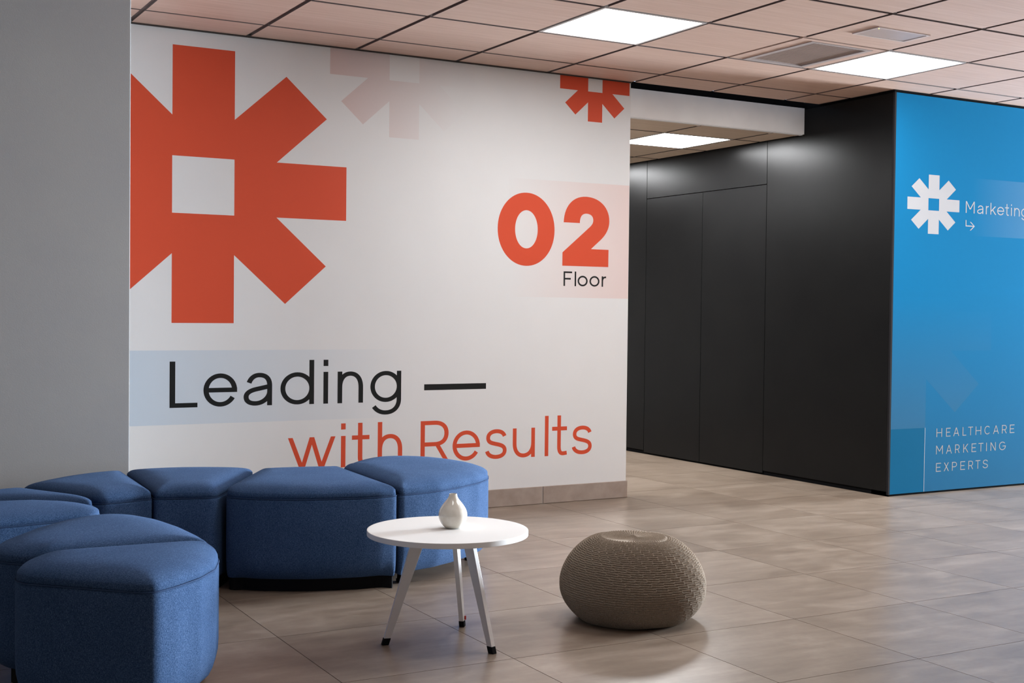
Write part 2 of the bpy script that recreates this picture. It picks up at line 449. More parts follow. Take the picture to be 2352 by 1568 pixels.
flat('emblem', emblem_polys(1.809, 1.7445, 0.7725, 0.6942, [(0, 1.30, False)]), YP, M_ORANGE, wall_back, 'large orange eight armed emblem printed on the wall')
M_FAINT = gradient_x('fading_pink_print', 2.50, (0.665, 0.535, 0.512), 3.22, (0.745, 0.74, 0.737), 0.6, 'X')
flat('emblem', emblem_polys(2.918, 2.4567, 0.4336, 0.3894, [(1, ZT, True)]), YP, M_FAINT, wall_back, 'faint pink emblem fading to white')
flat('emblem', emblem_polys(4.165, 2.4835, 0.2470, 0.2235, [(1, ZT, True)]), YP, M_ORANGE, wall_back, 'small orange emblem cut by the ceiling')
M_PINK = gradient_x('pink_band_print', 3.60, (0.745, 0.743, 0.738), 4.42, (0.745, 0.61, 0.58), 0.6, 'X')
flat('band', [[(3.58, 1.2114), (XE - 0.001, 1.2109), (XE - 0.001, 1.8965), (3.58, 1.8935)]], YP + 0.00008, M_PINK, wall_back, 'pink band fading to the left')
M_PALE = gradient_x('pale_blue_band_print', 1.35, (0.545, 0.628, 0.71), 2.95, (0.745, 0.745, 0.74), 0.6, 'X')
flat('band', [[(1.30, 0.5384), (2.98, 0.5384), (2.98, 0.9118), (1.30, 0.9125)]], YP + 0.00008, M_PALE, wall_back, 'pale blue band fading to the right')
YQ = YB - 0.00016
flat('emblem', emblem_polys(6.2665, 1.829, 0.2325, 0.1856, []), YQ, M_LIGHTINK, wall_right, 'light grey emblem on the blue panel')
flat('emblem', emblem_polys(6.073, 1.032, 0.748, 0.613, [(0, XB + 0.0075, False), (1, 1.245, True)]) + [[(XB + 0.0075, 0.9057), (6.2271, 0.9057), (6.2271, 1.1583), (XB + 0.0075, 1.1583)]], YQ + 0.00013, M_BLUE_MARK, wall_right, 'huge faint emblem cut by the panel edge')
flat('band', [[(6.62, 1.6454), (7.6, 1.6465), (7.6, 2.0185), (6.62, 2.0165)]], YQ + 0.00012, M_BLUE_BAND, wall_right, 'paler band behind the word')
flat('printed_rectangle', [[(XB + 0.0075, PZ0 + 0.0005), (6.2245, PZ0 + 0.0005), (6.2245, 0.4190), (XB + 0.0075, 0.4190)]], YQ + 0.00002, M_BLUE_BOX, wall_right, 'deep blue rectangle in the lower corner')
flat('thin_line', [[(6.2228, PZ0 + 0.0005), (6.2262, PZ0 + 0.0005), (6.2278, 0.4190), (6.2244, 0.4190)]], YQ - 0.00006, M_LIGHTINK, wall_right, 'thin white vertical rule')

# ------------------------------------------------------------------ stroke lettering
KAP = 0.5523
def ell(cx=.5, cy=.5, a=.5, b=.5):
    return [('M', cx + a, cy), ('C', cx + a, cy + KAP*b, cx + KAP*a, cy + b, cx, cy + b), ('C', cx - KAP*a, cy + b, cx - a, cy + KAP*b, cx - a, cy),
            ('C', cx - a, cy - KAP*b, cx - KAP*a, cy - b, cx, cy - b), ('C', cx + KAP*a, cy - b, cx + a, cy - KAP*b, cx + a, cy)]
def arcp(a0, a1, n=40, cx=.5, cy=.5, a=.5, b=.5):
    r = []
    for k in range(n + 1):
        t_ = math.radians(a0 + (a1 - a0)*k/n); r.append(('M' if k == 0 else 'L', cx + a*math.cos(t_), cy + b*math.sin(t_)))
    return r
S_PATH = [('M', .985, .80), ('C', .93, .94, .74, 1, .53, 1), ('C', .26, 1, .06, .91, .06, .745), ('C', .06, .57, .27, .545, .50, .505),
          ('C', .76, .46, 1.0, .42, 1.0, .245), ('C', 1.0, .08, .78, 0, .52, 0), ('C', .26, 0, .05, .08, .0, .235)]
GL = {
 'L': ([[('M', 0, 'T'), ('L', 0, 'B')], [('M', 'l', 0), ('L', 'r', 0)]], []),
 'l': ([[('M', .5, 'A'), ('L', .5, 'B')]], []), 'I': ([[('M', .5, 'T'), ('L', .5, 'B')]], []),
 'i': ([[('M', .5, 'T'), ('L', .5, 'B')], [('M', .5, 'A'), ('L', .5, 'dot')]], []),
 'o': ([ell()], []),
 'd': ([ell(), [('M', 1, 'A'), ('L', 1, 'B')]], []),
 'g': ([ell(), [('M', 1, 'T'), ('L', 1, .02), ('C', 1, -.28, .80, -.47, .5, -.47), ('C', .32, -.47, .16, -.40, .05, -.235)]], []),
 'n': ([[('M', 0, 'T'), ('L', 0, 'B')], [('M', 0, .50), ('C', 0, .82, .20, 1, .50, 1), ('C', .80, 1, 1, .82, 1, .50), ('L', 1, 'B')]], []),
 'h': ([[('M', 0, 'A'), ('L', 0, 'B')], [('M', 0, .50), ('C', 0, .82, .20, 1, .50, 1), ('C', .80, 1, 1, .82, 1, .50), ('L', 1, 'B')]], []),
 'u': ([[('M', 0, 'T'), ('L', 0, .48), ('C', 0, .17, .20, 0, .48, 0), ('C', .80, 0, 1, .20, 1, .50)], [('M', 1, 'T'), ('L', 1, 'B')]], []),
 'r': ([[('M', 0, 'T'), ('L', 0, 'B')], [('M', 0, .45), ('C', 0, .86, .35, 1.0, 'r', .98)]], []),
 'e': ([arcp(-2, 330), [('M', 'l2', .5), ('L', 'r', .5)]], []),
 'a': ([[('M', .12, .73), ('C', .20, .91, .36, 1, .56, 1), ('C', .84, 1, 1, .87, 1, .63), ('L', 1, 'B')],
        [('M', 1, .60), ('L', .42, .50), ('C', .14, .45, 0, .36, 0, .235), ('C', 0, .085, .14, 0, .40, 0), ('C', .72, 0, 1, .20, 1, .42)]], []),
 't': ([[('M', .46, 'A'), ('L', .46, .28), ('C', .46, .09, .58, 0, .80, 0), ('C', .88, 0, .95, .005, 'r', .02)], [('M', 'l', 1), ('L', 'r', 1)]], []),
 's': ([S_PATH], []), 'S': ([S_PATH], []),
 'w': ([], [('T', 0, 'B', .275), ('T', .5, 'B', .275), ('T', .5, 'B', .725), ('T', 1, 'B', .725)]),
 'R': ([[('M', 0, 'T'), ('L', 0, 'B')], [('M', 'l', 1), ('L', .50, 1), ('C', .80, 1, .97, .89, .97, .72), ('C', .97, .54, .80, .43, .50, .43), ('L', 'l', .43)]], [(.43, .58, 'B', 1.0)]),
 'P': ([[('M', 0, 'T'), ('L', 0, 'B')], [('M', 'l', 1), ('L', .50, 1), ('C', .80, 1, 1, .89, 1, .72), ('C', 1, .54, .80, .43, .50, .43), ('L', 'l', .43)]], []),
 'F': ([[('M', 0, 'T'), ('L', 0, 'B')], [('M', 'l', 1), ('L', 'r', 1)], [('M', 'l', .50), ('L', .93, .50)]], []),
 'E': ([[('M', 0, 'T'), ('L', 0, 'B')], [('M', 'l', 1), ('L', 'r', 1)], [('M', 'l', .5), ('L', .93, .5)], [('M', 'l', 0), ('L', 'r', 0)]], []),
 'H': ([[('M', 0, 'T'), ('L', 0, 'B')], [('M', 1, 'T'), ('L', 1, 'B')], [('M', 0, .5), ('L', 1, .5)]], []),
 'T': ([[('M', .5, 'T'), ('L', .5, 'B')], [('M', 'l', 1), ('L', 'r', 1)]], []),
 'A': ([[('M', .18, .30), ('L', .82, .30)]], [('T', .5, 'B', 0), ('T', .5, 'B', 1)]),
 'X': ([], [('T', 0.03, 'B', 1), ('T', .97, 'B', 0)]),
 'N': ([[('M', 0, 'T'), ('L', 0, 'B')], [('M', 1, 'T'), ('L', 1, 'B')]], [('T', 0, 'B', 1)]),
 'M': ([[('M', 0, 'T'), ('L', 0, 'B')], [('M', 1, 'T'), ('L', 1, 'B')]], [('T', 0, .30, .5), ('T', 1, .30, .5)]),
 'K': ([[('M', 0, 'T'), ('L', 0, 'B')]], [('T', .95, .36, .04), (.58, .34, 'B', 1)]),
 'k': ([[('M', 0, 'A'), ('L', 0, 'B')]], [('T', .92, .36, .04), (.60, .34, 'B', 1)]),
 'C': ([arcp(42, 318)], []),
 'G': ([arcp(42, 352), [('M', .52, .48), ('L', 'r', .48)]], []),
}
def glyph(ch, x0, x1, base, H, asc, w_, wz=None):
    """strips in (x, z): w_ is the stem width"""
    wz = wz or w_*0.92
    if ch in 'iIl': x0, x1 = (x0 + x1)/2 - w_/2, (x0 + x1)/2 + w_/2
    dotz = asc - w_*1.25
    def X(u):
        if u == 'l': return x0
        if u == 'l2': return x0 + w_*0.6
        if u == 'r': return x1
        return x0 + w_/2 + u*(x1 - x0 - w_)
    def Z(v_):
        if v_ == 'B': return base
        if v_ == 'T': return base + H
        if v_ == 'A': return asc
        if v_ == 'dot': return dotz
        return base + wz/2 + v_*(H - wz)
    polys = []; layer = 0
    paths, slants = GL[ch]
    for path in paths:
        pts = []
        for cmd in path:
            if cmd[0] in 'ML': pts.append((X(cmd[1]), Z(cmd[2])))
            else:
                p0 = pts[-1]; p1 = (X(cmd[1]), Z(cmd[2])); p2 = (X(cmd[3]), Z(cmd[4])); p3 = (X(cmd[5]), Z(cmd[6]))
                for k in range(1, 13):
                    t_ = k/12; q = 1 - t_
                    pts.append(tuple(q**3*p0[a] + 3*q*q*t_*p1[a] + 3*q*t_*t_*p2[a] + t_**3*p3[a] for a in (0, 1)))
        L, Rr = [], []; closed = math.hypot(pts[0][0] - pts[-1][0], pts[0][1] - pts[-1][1]) < 1e-6
        n = len(pts)
        for k in range(n):
            a = pts[k - 1] if k > 0 else (pts[n - 2] if closed else pts[0]); b = pts[k + 1] if k < n - 1 else (pts[1] if closed else pts[-1])
            dx, dz = b[0] - a[0], b[1] - a[1]; l_ = math.hypot(dx, dz) or 1
            nx, nz = -dz/l_, dx/l_
            L.append((pts[k][0] + nx*w_/2, pts[k][1] + nz*wz/2)); Rr.append((pts[k][0] - nx*w_/2, pts[k][1] - nz*wz/2))
        for k in range(n - 1): polys.append(LP([L[k], L[k + 1], Rr[k + 1], Rr[k]], layer))
        layer += 1
    for va, ua, vb, ub in slants:
        za, zb = Z(va), Z(vb); xa, xb = X(ua), X(ub)
        hw = w_/2*math.hypot(1, (xb - xa)/(za - zb))*0.93
        hw = min(hw, w_*0.85)
        polys.append(LP([(xa - hw, za), (xa + hw, za), (xb + hw, zb), (xb - hw, zb)], layer)); layer += 1
    return polys
def word(text, ext, base, H, asc, w_, Y, m, parent, label, caps=None, capw=None, wz=None):
    polys = []
    for ch, (x0, x1) in zip(text, ext):
        up_ = ch.isupper() and caps is not None
        polys += glyph(ch, x0, x1, base, caps if up_ else H, asc, capw if (up_ and capw) else w_, wz)
    return flat('lettering', polys, Y, m, parent, label)
YL = YW - 0.00032
word('Leading', [(1.6415, 1.783), (1.8131, 1.9885), (2.0228, 2.1755), (2.2206, 2.4067), (2.4597, 2.4857), (2.5397, 2.6873), (2.7299, 2.9135)],
     0.6235, 0.170, 0.8580, 0.0268, YL, M_INK, wall_back, 'black lettering reading Leading', caps=0.2330, capw=0.0284, wz=0.0232)
flat('lettering', [[(3.0534, 0.6823), (3.4447, 0.6825), (3.4447, 0.7155), (3.0534, 0.7157)]], YL, M_INK, wall_back, 'long black dash after the first word')
word('with', [(2.2635, 2.5300), (2.5618, 2.5880), (2.6248, 2.7270), (2.7760, 2.9230)], 0.2780, 0.1690, 0.5145, 0.0262, YL, M_ORANGE, wall_back, 'orange lettering reading with', wz=0.0232)
word('Results', [(3.0343, 3.2130), (3.2340, 3.4086), (3.4427, 3.5839), (3.6244, 3.7735), (3.8403, 3.8660), (3.8906, 3.9935), (4.0283, 4.1699)],
     0.2778, 0.1710, 0.5150, 0.0250, YL, M_ORANGE, wall_back, 'orange lettering reading Results', caps=0.2330, capw=0.0264, wz=0.0232)
word('Floor', [(3.9573, 4.0166), (4.0352, 4.0450), (4.0559, 4.1266), (4.1396, 4.2110), (4.2266, 4.2586)], 1.2798, 0.0630, 1.3668, 0.0108, YL, M_INK, wall_back,
     'black lettering reading Floor', caps=0.0862, capw=0.0108, wz=0.0098)
# the bold number 02
def ringpolys(cx, cz, ra, rb, qa, qb, p=2.03, n=72):
    def P(a, b, k):
        t_ = 2*PI*k/n; c, s = math.cos(t_), math.sin(t_)
        return (cx + a*math.copysign(abs(c)**(2/p), c), cz + b*math.copysign(abs(s)**(2/p), s))
    return [[P(ra, rb, k), P(ra, rb, k + 1), P(qa, qb, k + 1), P(qa, qb, k)] for k in range(n)]
flat('numeral', ringpolys(3.7005, 1.6028, 0.1908, 0.2117, 0.0757, 0.1103), YL, M_ORANGE, wall_back, 'bold orange numeral zero')
def bez(p0, p1, p2, p3, n=14):
    return [tuple((1-k/n)**3*p0[a] + 3*(1-k/n)**2*(k/n)*p1[a] + 3*(1-k/n)*(k/n)**2*p2[a] + (k/n)**3*p3[a] for a in (0, 1)) for k in range(n + 1)]
outer = bez((3.9539, 1.6548), (3.956, 1.751), (4.017, 1.8129), (4.110, 1.8129)) + bez((4.110, 1.8129), (4.205, 1.8129), (4.2769, 1.757), (4.2769, 1.673))[1:] \
    + bez((4.2769, 1.673), (4.2769, 1.628), (4.252, 1.590), (4.215, 1.559))[1:] + bez((4.215, 1.559), (4.192, 1.540), (4.170, 1.522), (4.1475, 1.5030))[1:]
inner = bez((4.0669, 1.6545), (4.0669, 1.694), (4.083, 1.7123), (4.1137, 1.7123)) + bez((4.1137, 1.7123), (4.144, 1.7123), (4.1615, 1.698), (4.1615, 1.675))[1:] \
    + bez((4.1615, 1.675), (4.1615, 1.655), (4.149, 1.643), (4.128, 1.626))[1:] + bez((4.128, 1.626), (4.07, 1.578), (4.0, 1.521), (3.9477, 1.4776))[1:]
two = [[outer[k], outer[k + 1], inner[k + 1], inner[k]] for k in range(len(outer) - 1)]
two += [[(4.1475, 1.5030), (4.2736, 1.5026), (4.2730, 1.3989), (3.9471, 1.3989), (3.9477, 1.4776)]]
flat('numeral', two, YL, M_ORANGE, wall_back, 'bold orange numeral two')
YM = YB - 0.00032
word('Marketing', [(6.5585, 6.6405), (6.6653, 6.7218), (6.7465, 6.7729), (6.7902, 6.8450), (6.8549, 6.9212), (6.9303, 6.9680), (6.9875, 6.9955), (7.0195, 7.0729), (7.0885, 7.152)],
     1.7905, 0.0545, 1.8668, 0.0078, YM, M_LIGHTINK, wall_right, 'light lettering reading Marketing', caps=0.0755, wz=0.0064)
flat('arrow', [[(6.5595, 1.7450), (6.5665, 1.7450), (6.5665, 1.7040), (6.5595, 1.7040)], [(6.5666, 1.7105), (6.6420, 1.7105), (6.6420, 1.7040), (6.5666, 1.7040)],
     LP([(6.5990, 1.7345), (6.6085, 1.7345), (6.6455, 1.7072), (6.6355, 1.7072)], 1), LP([(6.6355, 1.7072), (6.6455, 1.7072), (6.6090, 1.6797), (6.5995, 1.6797)], 1)], YM, M_LIGHTINK, wall_right, 'light corner arrow pointing right')
for text, base, ext in (
    ('HEALTHCARE', 0.3555, [(6.329, 6.380), (6.4163, 6.4575), (6.4827, 6.537), (6.5683, 6.6032), (6.6207, 6.6653), (6.690, 6.7432), (6.7741, 6.8315), (6.8578, 6.9122), (6.9424, 6.9888), (7.0193, 7.0648)]),
    ('MARKETING', 0.2455, [(6.3284, 6.3897), (6.4192, 6.4719), (6.5018, 6.5434), (6.5782, 6.6249), (6.6554, 6.699), (6.7202, 6.7665), (6.7927, 6.7999), (6.8358, 6.8852), (6.9178, 6.9835)]),
    ('EXPERTS', 0.1340, [(6.3303, 6.3756), (6.4017, 6.4475), (6.4761, 6.5211), (6.5535, 6.5977), (6.6281, 6.6727), (6.6951, 6.7401), (6.7638, 6.8128)])):
    word(text, ext, base, 0.0555, base + 0.0555, 0.0062, YM, M_SOFTINK, wall_right, 'grey capitals reading ' + text, caps=0.0555, wz=0.0050)

# ------------------------------------------------------------------ ceiling fittings
def ceiling_light(i, j, x0, y0, z, label, group=None, m=M_LED):
    cx, cy = x0 + CT*(i + .5), y0 + CT*(j + .5)
    root = empty('ceiling_light', (cx, cy, z), label, 'ceiling light', group)
    f = MB(); a, b = 0.2955, 0.279
    f.box((-a, -a, -0.001), (a, -b, 0.02)).box((-a, b, -0.001), (a, a, 0.02)).box((-a, -b, -0.001), (-b, b, 0.02)).box((b, -b, -0.001), (a, b, 0.02))
    f.build('frame', M_LIGHTFRAME, root)
    pts = []; r = 0.03
    for cxx, cyy, a0 in ((b - r, b - r, 0), (-(b - r), b - r, 90), (-(b - r), -(b - r), 180), (b - r, -(b - r), 270)):
        for k in range(5):
            t_ = math.radians(a0 + 22.5*k); pts.append((cxx + r*math.cos(t_), cyy + r*math.sin(t_)))
    bb = [(x, y, 0.003) for x, y in pts]; tt = [(x, y, 0.008) for x, y in pts]; n = len(pts)
    mesh('diffuser', bb + tt, [tuple(range(n))[::-1], tuple(range(n, 2*n))] + [(k, (k+1) % n, n + (k+1) % n, n + k) for k in range(n)], m, root)
    return root
M_LIGHTFRAME = plain('light_frame_white', (0.55, 0.50, 0.47), 0.5, 0.4)
ceiling_light(-1, 0, CX0, CY0, ZC, 'square white LED ceiling panel above the number on the white wall')
ceiling_light(2, 0, CX0, CY0, ZC, 'square white LED ceiling panel right beside the slatted air vent')
ceiling_light(-1, 0, KX, KY, ZK, 'LED ceiling panel in the low corridor ceiling, partly hidden by white wall', None, M_LED2)
for i, j in HID_LIGHTS:
    ceiling_light(i, j, CX0, CY0, ZC, 'square LED ceiling panel of the same row pattern outside the picture', 'ceiling panels outside the picture', M_LED3 if i == -4 else M_LED)
for i, j in ((-1, 3), (-4, 0), (-4, 3)):  # unseen panels added to brighten the corridor, spaced every third tile
    ceiling_light(i, j, KX, KY, ZK, 'added unseen LED ceiling panel brightening the corridor behind the white wall', 'added corridor panels behind the white wall', M_LED2)

# air vent in its tile
root = empty('ceiling_vent', (4.733, 5.1735, ZC), 'slatted brown-grey air return vent between the ceiling light and wall', 'air vent')
x0, x1, y0, y1 = -0.2905, 0.2905, -0.2905, 0.2905
o = MB().box((x0, y0, 0), (-0.205, y1, .02)).box((0.222, y0, 0), (x1, y1, .02)).box((-0.205, y0, 0), (0.222, -0.262, .02)).box((-0.205, 0.282, 0), (0.222, y1, .02)).build('surround', M_WOOD, root)
fr = MB(); a0, a1, b0, b1 = -0.205, 0.222, -0.262, 0.282; t_ = 0.030
fr.box((a0, b0, -0.004), (a1, b0 + 0.022, .02)).box((a0, b1 - 0.03, -0.004), (a1, b1, .02)).box((a0, b0 + 0.022, -0.004), (a0 + t_, b1 - 0.03, .02)).box((a1 - t_, b0 + 0.022, -0.004), (a1, b1 - 0.03, .02))
fr.build('frame', plain('vent_frame', (0.42, 0.36, 0.34), 0.4, 0.5), root)
box('backing', (a0 + t_, b0 + .022, 0.026), (a1 - t_, b1 - 0.03, 0.029), M_GAP, root)
M_SLAT = plain('vent_slat', (0.34, 0.26, 0.225), 0.45, 0.4)
ns = 17; sm = None; wsl = (a1 - a0 - 2*t_)/ns
for k in range(ns):
    xc = a0 + t_ + wsl*(k + .5)
    if sm is None:
        o = MB().box((-0.0076, b0 + .022, -0.0009), (0.0076, b1 - .03, 0.0009)).build('slat', M_SLAT, root); sm = o.data
    else: o = link(D.objects.new('slat', sm), root)
    o.location = (xc, 0, 0.004); o.rotation_euler = (0, math.radians(3), 0)
# emergency light fitting
root = empty('emergency_light', (4.742, 4.578, ZC), 'flat pale rectangular emergency light on a wood tile near the vent', 'emergency light')
fr = MB(); a, b = 0.177, 0.089
fr.box((-a, -b, -0.006), (a, -b + .012, 0)).box((-a, b - .012, -0.006), (a, b, 0)).box((-a, -b + .012, -0.006), (-a + .012, b - .012, 0)).box((a - .012, -b + .012, -0.006), (a, b - .012, 0))
fr.build('frame', plain('pale_plastic', (0.56, 0.48, 0.45), 0.45, 0.4), root)
t = NT('ribbed_lens'); v = t.coord((1, 60, 1)); t.set(Base_Color=t.ramp(t.noise(v, 1.5, 3), [(0.3, (0.43, 0.335, 0.30)), (0.7, (0.52, 0.42, 0.385))]), Roughness=0.35)
box('lens', (-a + .012, -b + .012, -0.004), (a - .012, b - .012, -0.0005), t.m, root)
led = NT('yellow_indicator'); led.set(Base_Color=(0.8, 0.8, 0.2), Emission_Color=(0.9, 0.9, 0.25), Emission_Strength=1.0)
bm = bmesh.new(); bmesh.ops.create_uvsphere(bm, u_segments=10, v_segments=6, radius=0.0028)
me = D.meshes.new('indicator'); bm.to_mesh(me); bm.free(); me.materials.append(led.m)
o = link(D.objects.new('indicator', me), root); o.location = (-0.155, -0.068, -0.005)

# ------------------------------------------------------------------ modular blue seats
ZS = 0.377
def chaikin(pts, n):
    for _ in range(n):
        q = []
        for k in range(len(pts)):
            a, b = pts[k], pts[(k + 1) % len(pts)]
            q += [(a[0]*.75 + b[0]*.25, a[1]*.75 + b[1]*.25), (a[0]*.25 + b[0]*.75, a[1]*.25 + b[1]*.75)]
        pts = q
    return pts
def resample(pts, n):
    P = pts + [pts[0]]; L = [0]
    for k in range(len(pts)): L.append(L[-1] + math.dist(P[k], P[k + 1]))
    out = []; k = 0
    for i in range(n):
        s = L[-1]*i/n
        while L[k + 1] < s: k += 1
        u = (s - L[k])/(L[k + 1] - L[k] or 1); out.append((P[k][0] + u*(P[k + 1][0] - P[k][0]), P[k][1] + u*(P[k + 1][1] - P[k][1])))
    return out
# control points: (x, y) or (x, y, r): r = fillet radius of a corner
def outline(ctrl):
    n = len(ctrl); pts = []
    for k in range(n):
        p = ctrl[k]; r = p[2] if len(p) > 2 else 0.0
        a, b = ctrl[k - 1], ctrl[(k + 1) % n]
        if r <= 0: pts.append((p[0], p[1])); continue
        va = Vector((a[0] - p[0], a[1] - p[1])); vb = Vector((b[0] - p[0], b[1] - p[1])); la, lb = va.length, vb.length
        va.normalize(); vb.normalize(); d = min(r, la*.48, lb*.48)
        A = Vector(p[:2]) + va*d; B = Vector(p[:2]) + vb*d
        for i in range(9):
            t_ = i/8; q = A*(1-t_)**2 + Vector(p[:2])*2*t_*(1-t_) + B*t_**2; pts.append((q.x, q.y))
    return pts
def seat_outline(ctrl, n=220):
    pts = resample(outline(ctrl), n)
    for _ in range(2): pts = [((pts[k-1][0] + 2*pts[k][0] + pts[(k+1) % n][0])/4, (pts[k-1][1] + 2*pts[k][1] + pts[(k+1) % n][1])/4) for k in range(n)]
    if sum(pts[k][0]*pts[(k+1) % n][1] - pts[(k+1) % n][0]*pts[k][1] for k in range(n)) < 0: pts = pts[::-1]
    return pts
SEATS = []
def seat(ctrl, label, feet, crown=0.052): SEATS.append((seat_outline(ctrl), label, feet, crown))
def build_seat(pts, label, feet, crown, others):
    n = len(pts); cx = sum(p[0] for p in pts)/n; cy = sum(p[1] for p in pts)/n
    # the hem is tucked in, except where the next seat stands against it
    O = np.array(others); tk = np.array([np.hypot(O[:, 0] - p[0], O[:, 1] - p[1]).min() for p in pts])
    tk = np.clip((tk - 0.012)/0.05, 0.12, 1)
    for _ in range(4): tk = (np.roll(tk, 1) + 2*tk + np.roll(tk, -1))/4
    # smooth out resample noise of normals
    nrm = []
    for k in range(n):
        a, b = pts[k - 2], pts[(k + 2) % n]; d = Vector((b[1] - a[1], -(b[0] - a[0]))); d.normalize(); nrm.append(d)
    root = empty('modular_seat', (cx, cy, 0), label, 'seat', 'blue modular seats')
    prof = [(.075, .050), (.050, .051), (.033, .058), (.018, .072), (.008, .092), (.002, .118), (0, .150), (0, .26), (0, .366), (.0015, .3735)]
    top = [(.003, .380), (.0035, .3845), (.008, .3935), (.016, .4025), (.028, .4100), (.045, .4160), (.07, .4205), (.10, .4235)]
    def ring(o, z):
        r = []
        for k in range(n):
            p = Vector(pts[k]); c = Vector((cx, cy)) - p; L_ = c.length
            if o <= 0.03: q = p - nrm[k]*(o + 0.002)
            else: q = p - nrm[k]*0.032; q = q + (Vector((cx, cy)) - q)*min(0.95, (o - 0.03)/L_)
            r.append((q.x - cx, q.y - cy, z))
        return r
    def hem(o, z): return [tuple((Vector(pts[k]) - nrm[k]*(o*tk[k] + .002))[a] - (cx, cy)[a] for a in (0, 1)) + (z,) for k in range(n)]
    def loft(rings, cap0, cap1):
        v = [p for r in rings for p in r]; f = []
        for a in range(len(rings) - 1):
            for k in range(n): f.append((a*n + k, a*n + (k+1) % n, (a+1)*n + (k+1) % n, (a+1)*n + k))
        if cap0: f.append(tuple(range(n))[::-1])
        if cap1:
            c = len(v); v.append((0, 0, cap1)); b = (len(rings) - 1)*n
            for k in range(n): f.append((b + k, b + (k+1) % n, c))
        return v, f
    v, f = loft([hem(o, z) for o, z in prof] + [ring(.012, .374)], True, None); mesh('side_panel', v, f, M_FAB, root, True)
    P = np.array(pts); Q = np.roll(P, -1, 0); E_ = Q - P; L2 = (E_**2).sum(1)
    jw = 1 + 0.9*(1 - tk)**2
    def height(xy):
        d = xy[:, None, :] - P[None]; u = np.clip((d*E_[None]).sum(2)/L2, 0, 1)
        dd = np.sqrt(((d - u[..., None]*E_[None])**2).sum(2)); dd = dd*jw[None]; hmin = dd.min(1)
        q_ = np.maximum(np.sqrt((d**2).sum(2))*jw[None], 1e-4); soft = ((np.sqrt(L2)[None]*q_**-3.0).sum(1)/2)**(-1/2.0)
        w_ = np.clip(hmin/0.03, 0, 1); dist = hmin*(1 - w_) + np.minimum(soft, hmin)*w_
        return crown*1.03*np.sqrt(1 - np.exp(-dist/0.052))
    rings = [ring(.012, .375), ring(.0025, .3792)]; base = np.array([p[:2] for p in rings[-1]])
    for u in (.006, .014, .025, .04, .06, .085, .115, .15, .19, .24, .30, .37, .45, .54, .64, .75, .87):
        xy = base*(1 - u); z = ZS + .0025 + height(xy + np.array([cx, cy]))
        rings.append([(xy[k, 0], xy[k, 1], z[k]) for k in range(n)])
    zc = ZS + .0025 + float(height(np.array([[cx, cy]]))[0])
    v, f = loft(rings, False, zc); mesh('cushion_top', v, f, M_FAB, root, True)
    # stitched piping between side and top
    pv = []; pf = []; r_ = 0.0016; m_ = 6
    for k in range(n):
        p = Vector(pts[k]) - nrm[k]*0.0022
        for j in range(m_):
            a = 2*PI*j/m_; pv.append((p.x - cx + nrm[k].x*r_*math.cos(a), p.y - cy + nrm[k].y*r_*math.cos(a), ZS + r_*math.sin(a)))
    for k in range(n):
        for j in range(m_): pf.append((k*m_ + j, k*m_ + (j+1) % m_, ((k+1) % n)*m_ + (j+1) % m_, ((k+1) % n)*m_ + j))
    mesh('piping', pv, pf, M_PIPE, root, True)
    if not feet:
        b_ = [(p[0] - cx - nrm[k].x*(.006 + .058*tk[k]), p[1] - cy - nrm[k].y*(.006 + .058*tk[k])) for k, p in enumerate(pts)]
        mesh('plinth', [(x, y, 0.0005) for x, y in b_] + [(x, y, .055) for x, y in b_], [tuple(range(n))[::-1], tuple(range(n, 2*n))] + [(k, (k+1) % n, n + (k+1) % n, n + k) for k in range(n)], M_RUBBER, root)
    fm = None
    for x, y in feet:
        if fm is None:
            fv = []; ff = []; q = 20
            for rr, z in ((0, 0), (.024, 0), (.026, .003), (.026, .012), (.022, .015), (.021, .056), (0, .056)):
                for k in range(q): fv.append((rr*math.cos(2*PI*k/q), rr*math.sin(2*PI*k/q), z))
            for a in range(6):
                for k in range(q): ff.append((a*q + k, a*q + (k+1) % q, (a+1)*q + (k+1) % q, (a+1)*q + k))
            o = mesh('foot', fv, ff, M_RUBBER, root, True); fm = o.data
        else: o = link(D.objects.new('foot', fm), root)
        o.location = (x - cx, y - cy, 0)
    return root
seat([(2.1320, 4.664, .012), (2.225, 4.680), (2.340, 4.710), (2.470, 4.774), (2.60, 4.858), (2.695, 4.945), (2.757, 5.06), (2.772, 5.20), (2.748, 5.36), (2.690, 5.50), (2.60, 5.59), (2.49, 5.632), (2.38, 5.61), (2.26, 5.50), (2.176, 5.40, .03)],
     'blue seat with rounded end, rightmost of the back row, behind the white table', [(2.20, 4.78), (2.672, 5.075), (2.30, 5.42), (2.58, 5.48)], 0.056)
seat([(2.1275, 4.664, .012), (2.05, 4.657), (1.975, 4.661), (1.90, 4.679), (1.78, 4.714), (1.675, 4.765), (1.575, 4.828), (1.481, 4.926, .10), (1.815, 5.475, .05), (1.99, 5.45), (2.171, 5.40, .02)],
     'long blue seat in the back row, directly left of the rounded end seat', [], 0.048)
seat([(1.458, 4.917, .09), (1.378, 4.944), (1.302, 4.967), (1.2265, 4.985, .012), (1.262, 5.655, .03), (1.37, 5.672), (1.50, 5.662), (1.63, 5.610), (1.72, 5.560), (1.800, 5.482, .04)],
     'narrow-fronted blue back row seat, third from the rounded end', [], 0.048)
seat([(1.2235, 4.985, .012), (1.16, 4.979), (1.09, 4.957), (1.02, 4.940, .05), (.985, 4.985), (.78, 5.345, .04), (.86, 5.44), (.96, 5.535), (1.06, 5.60), (1.16, 5.638), (1.256, 5.652, .03)],
     'blue seat standing before the grey pillar, fourth from the rounded end', [], 0.050)
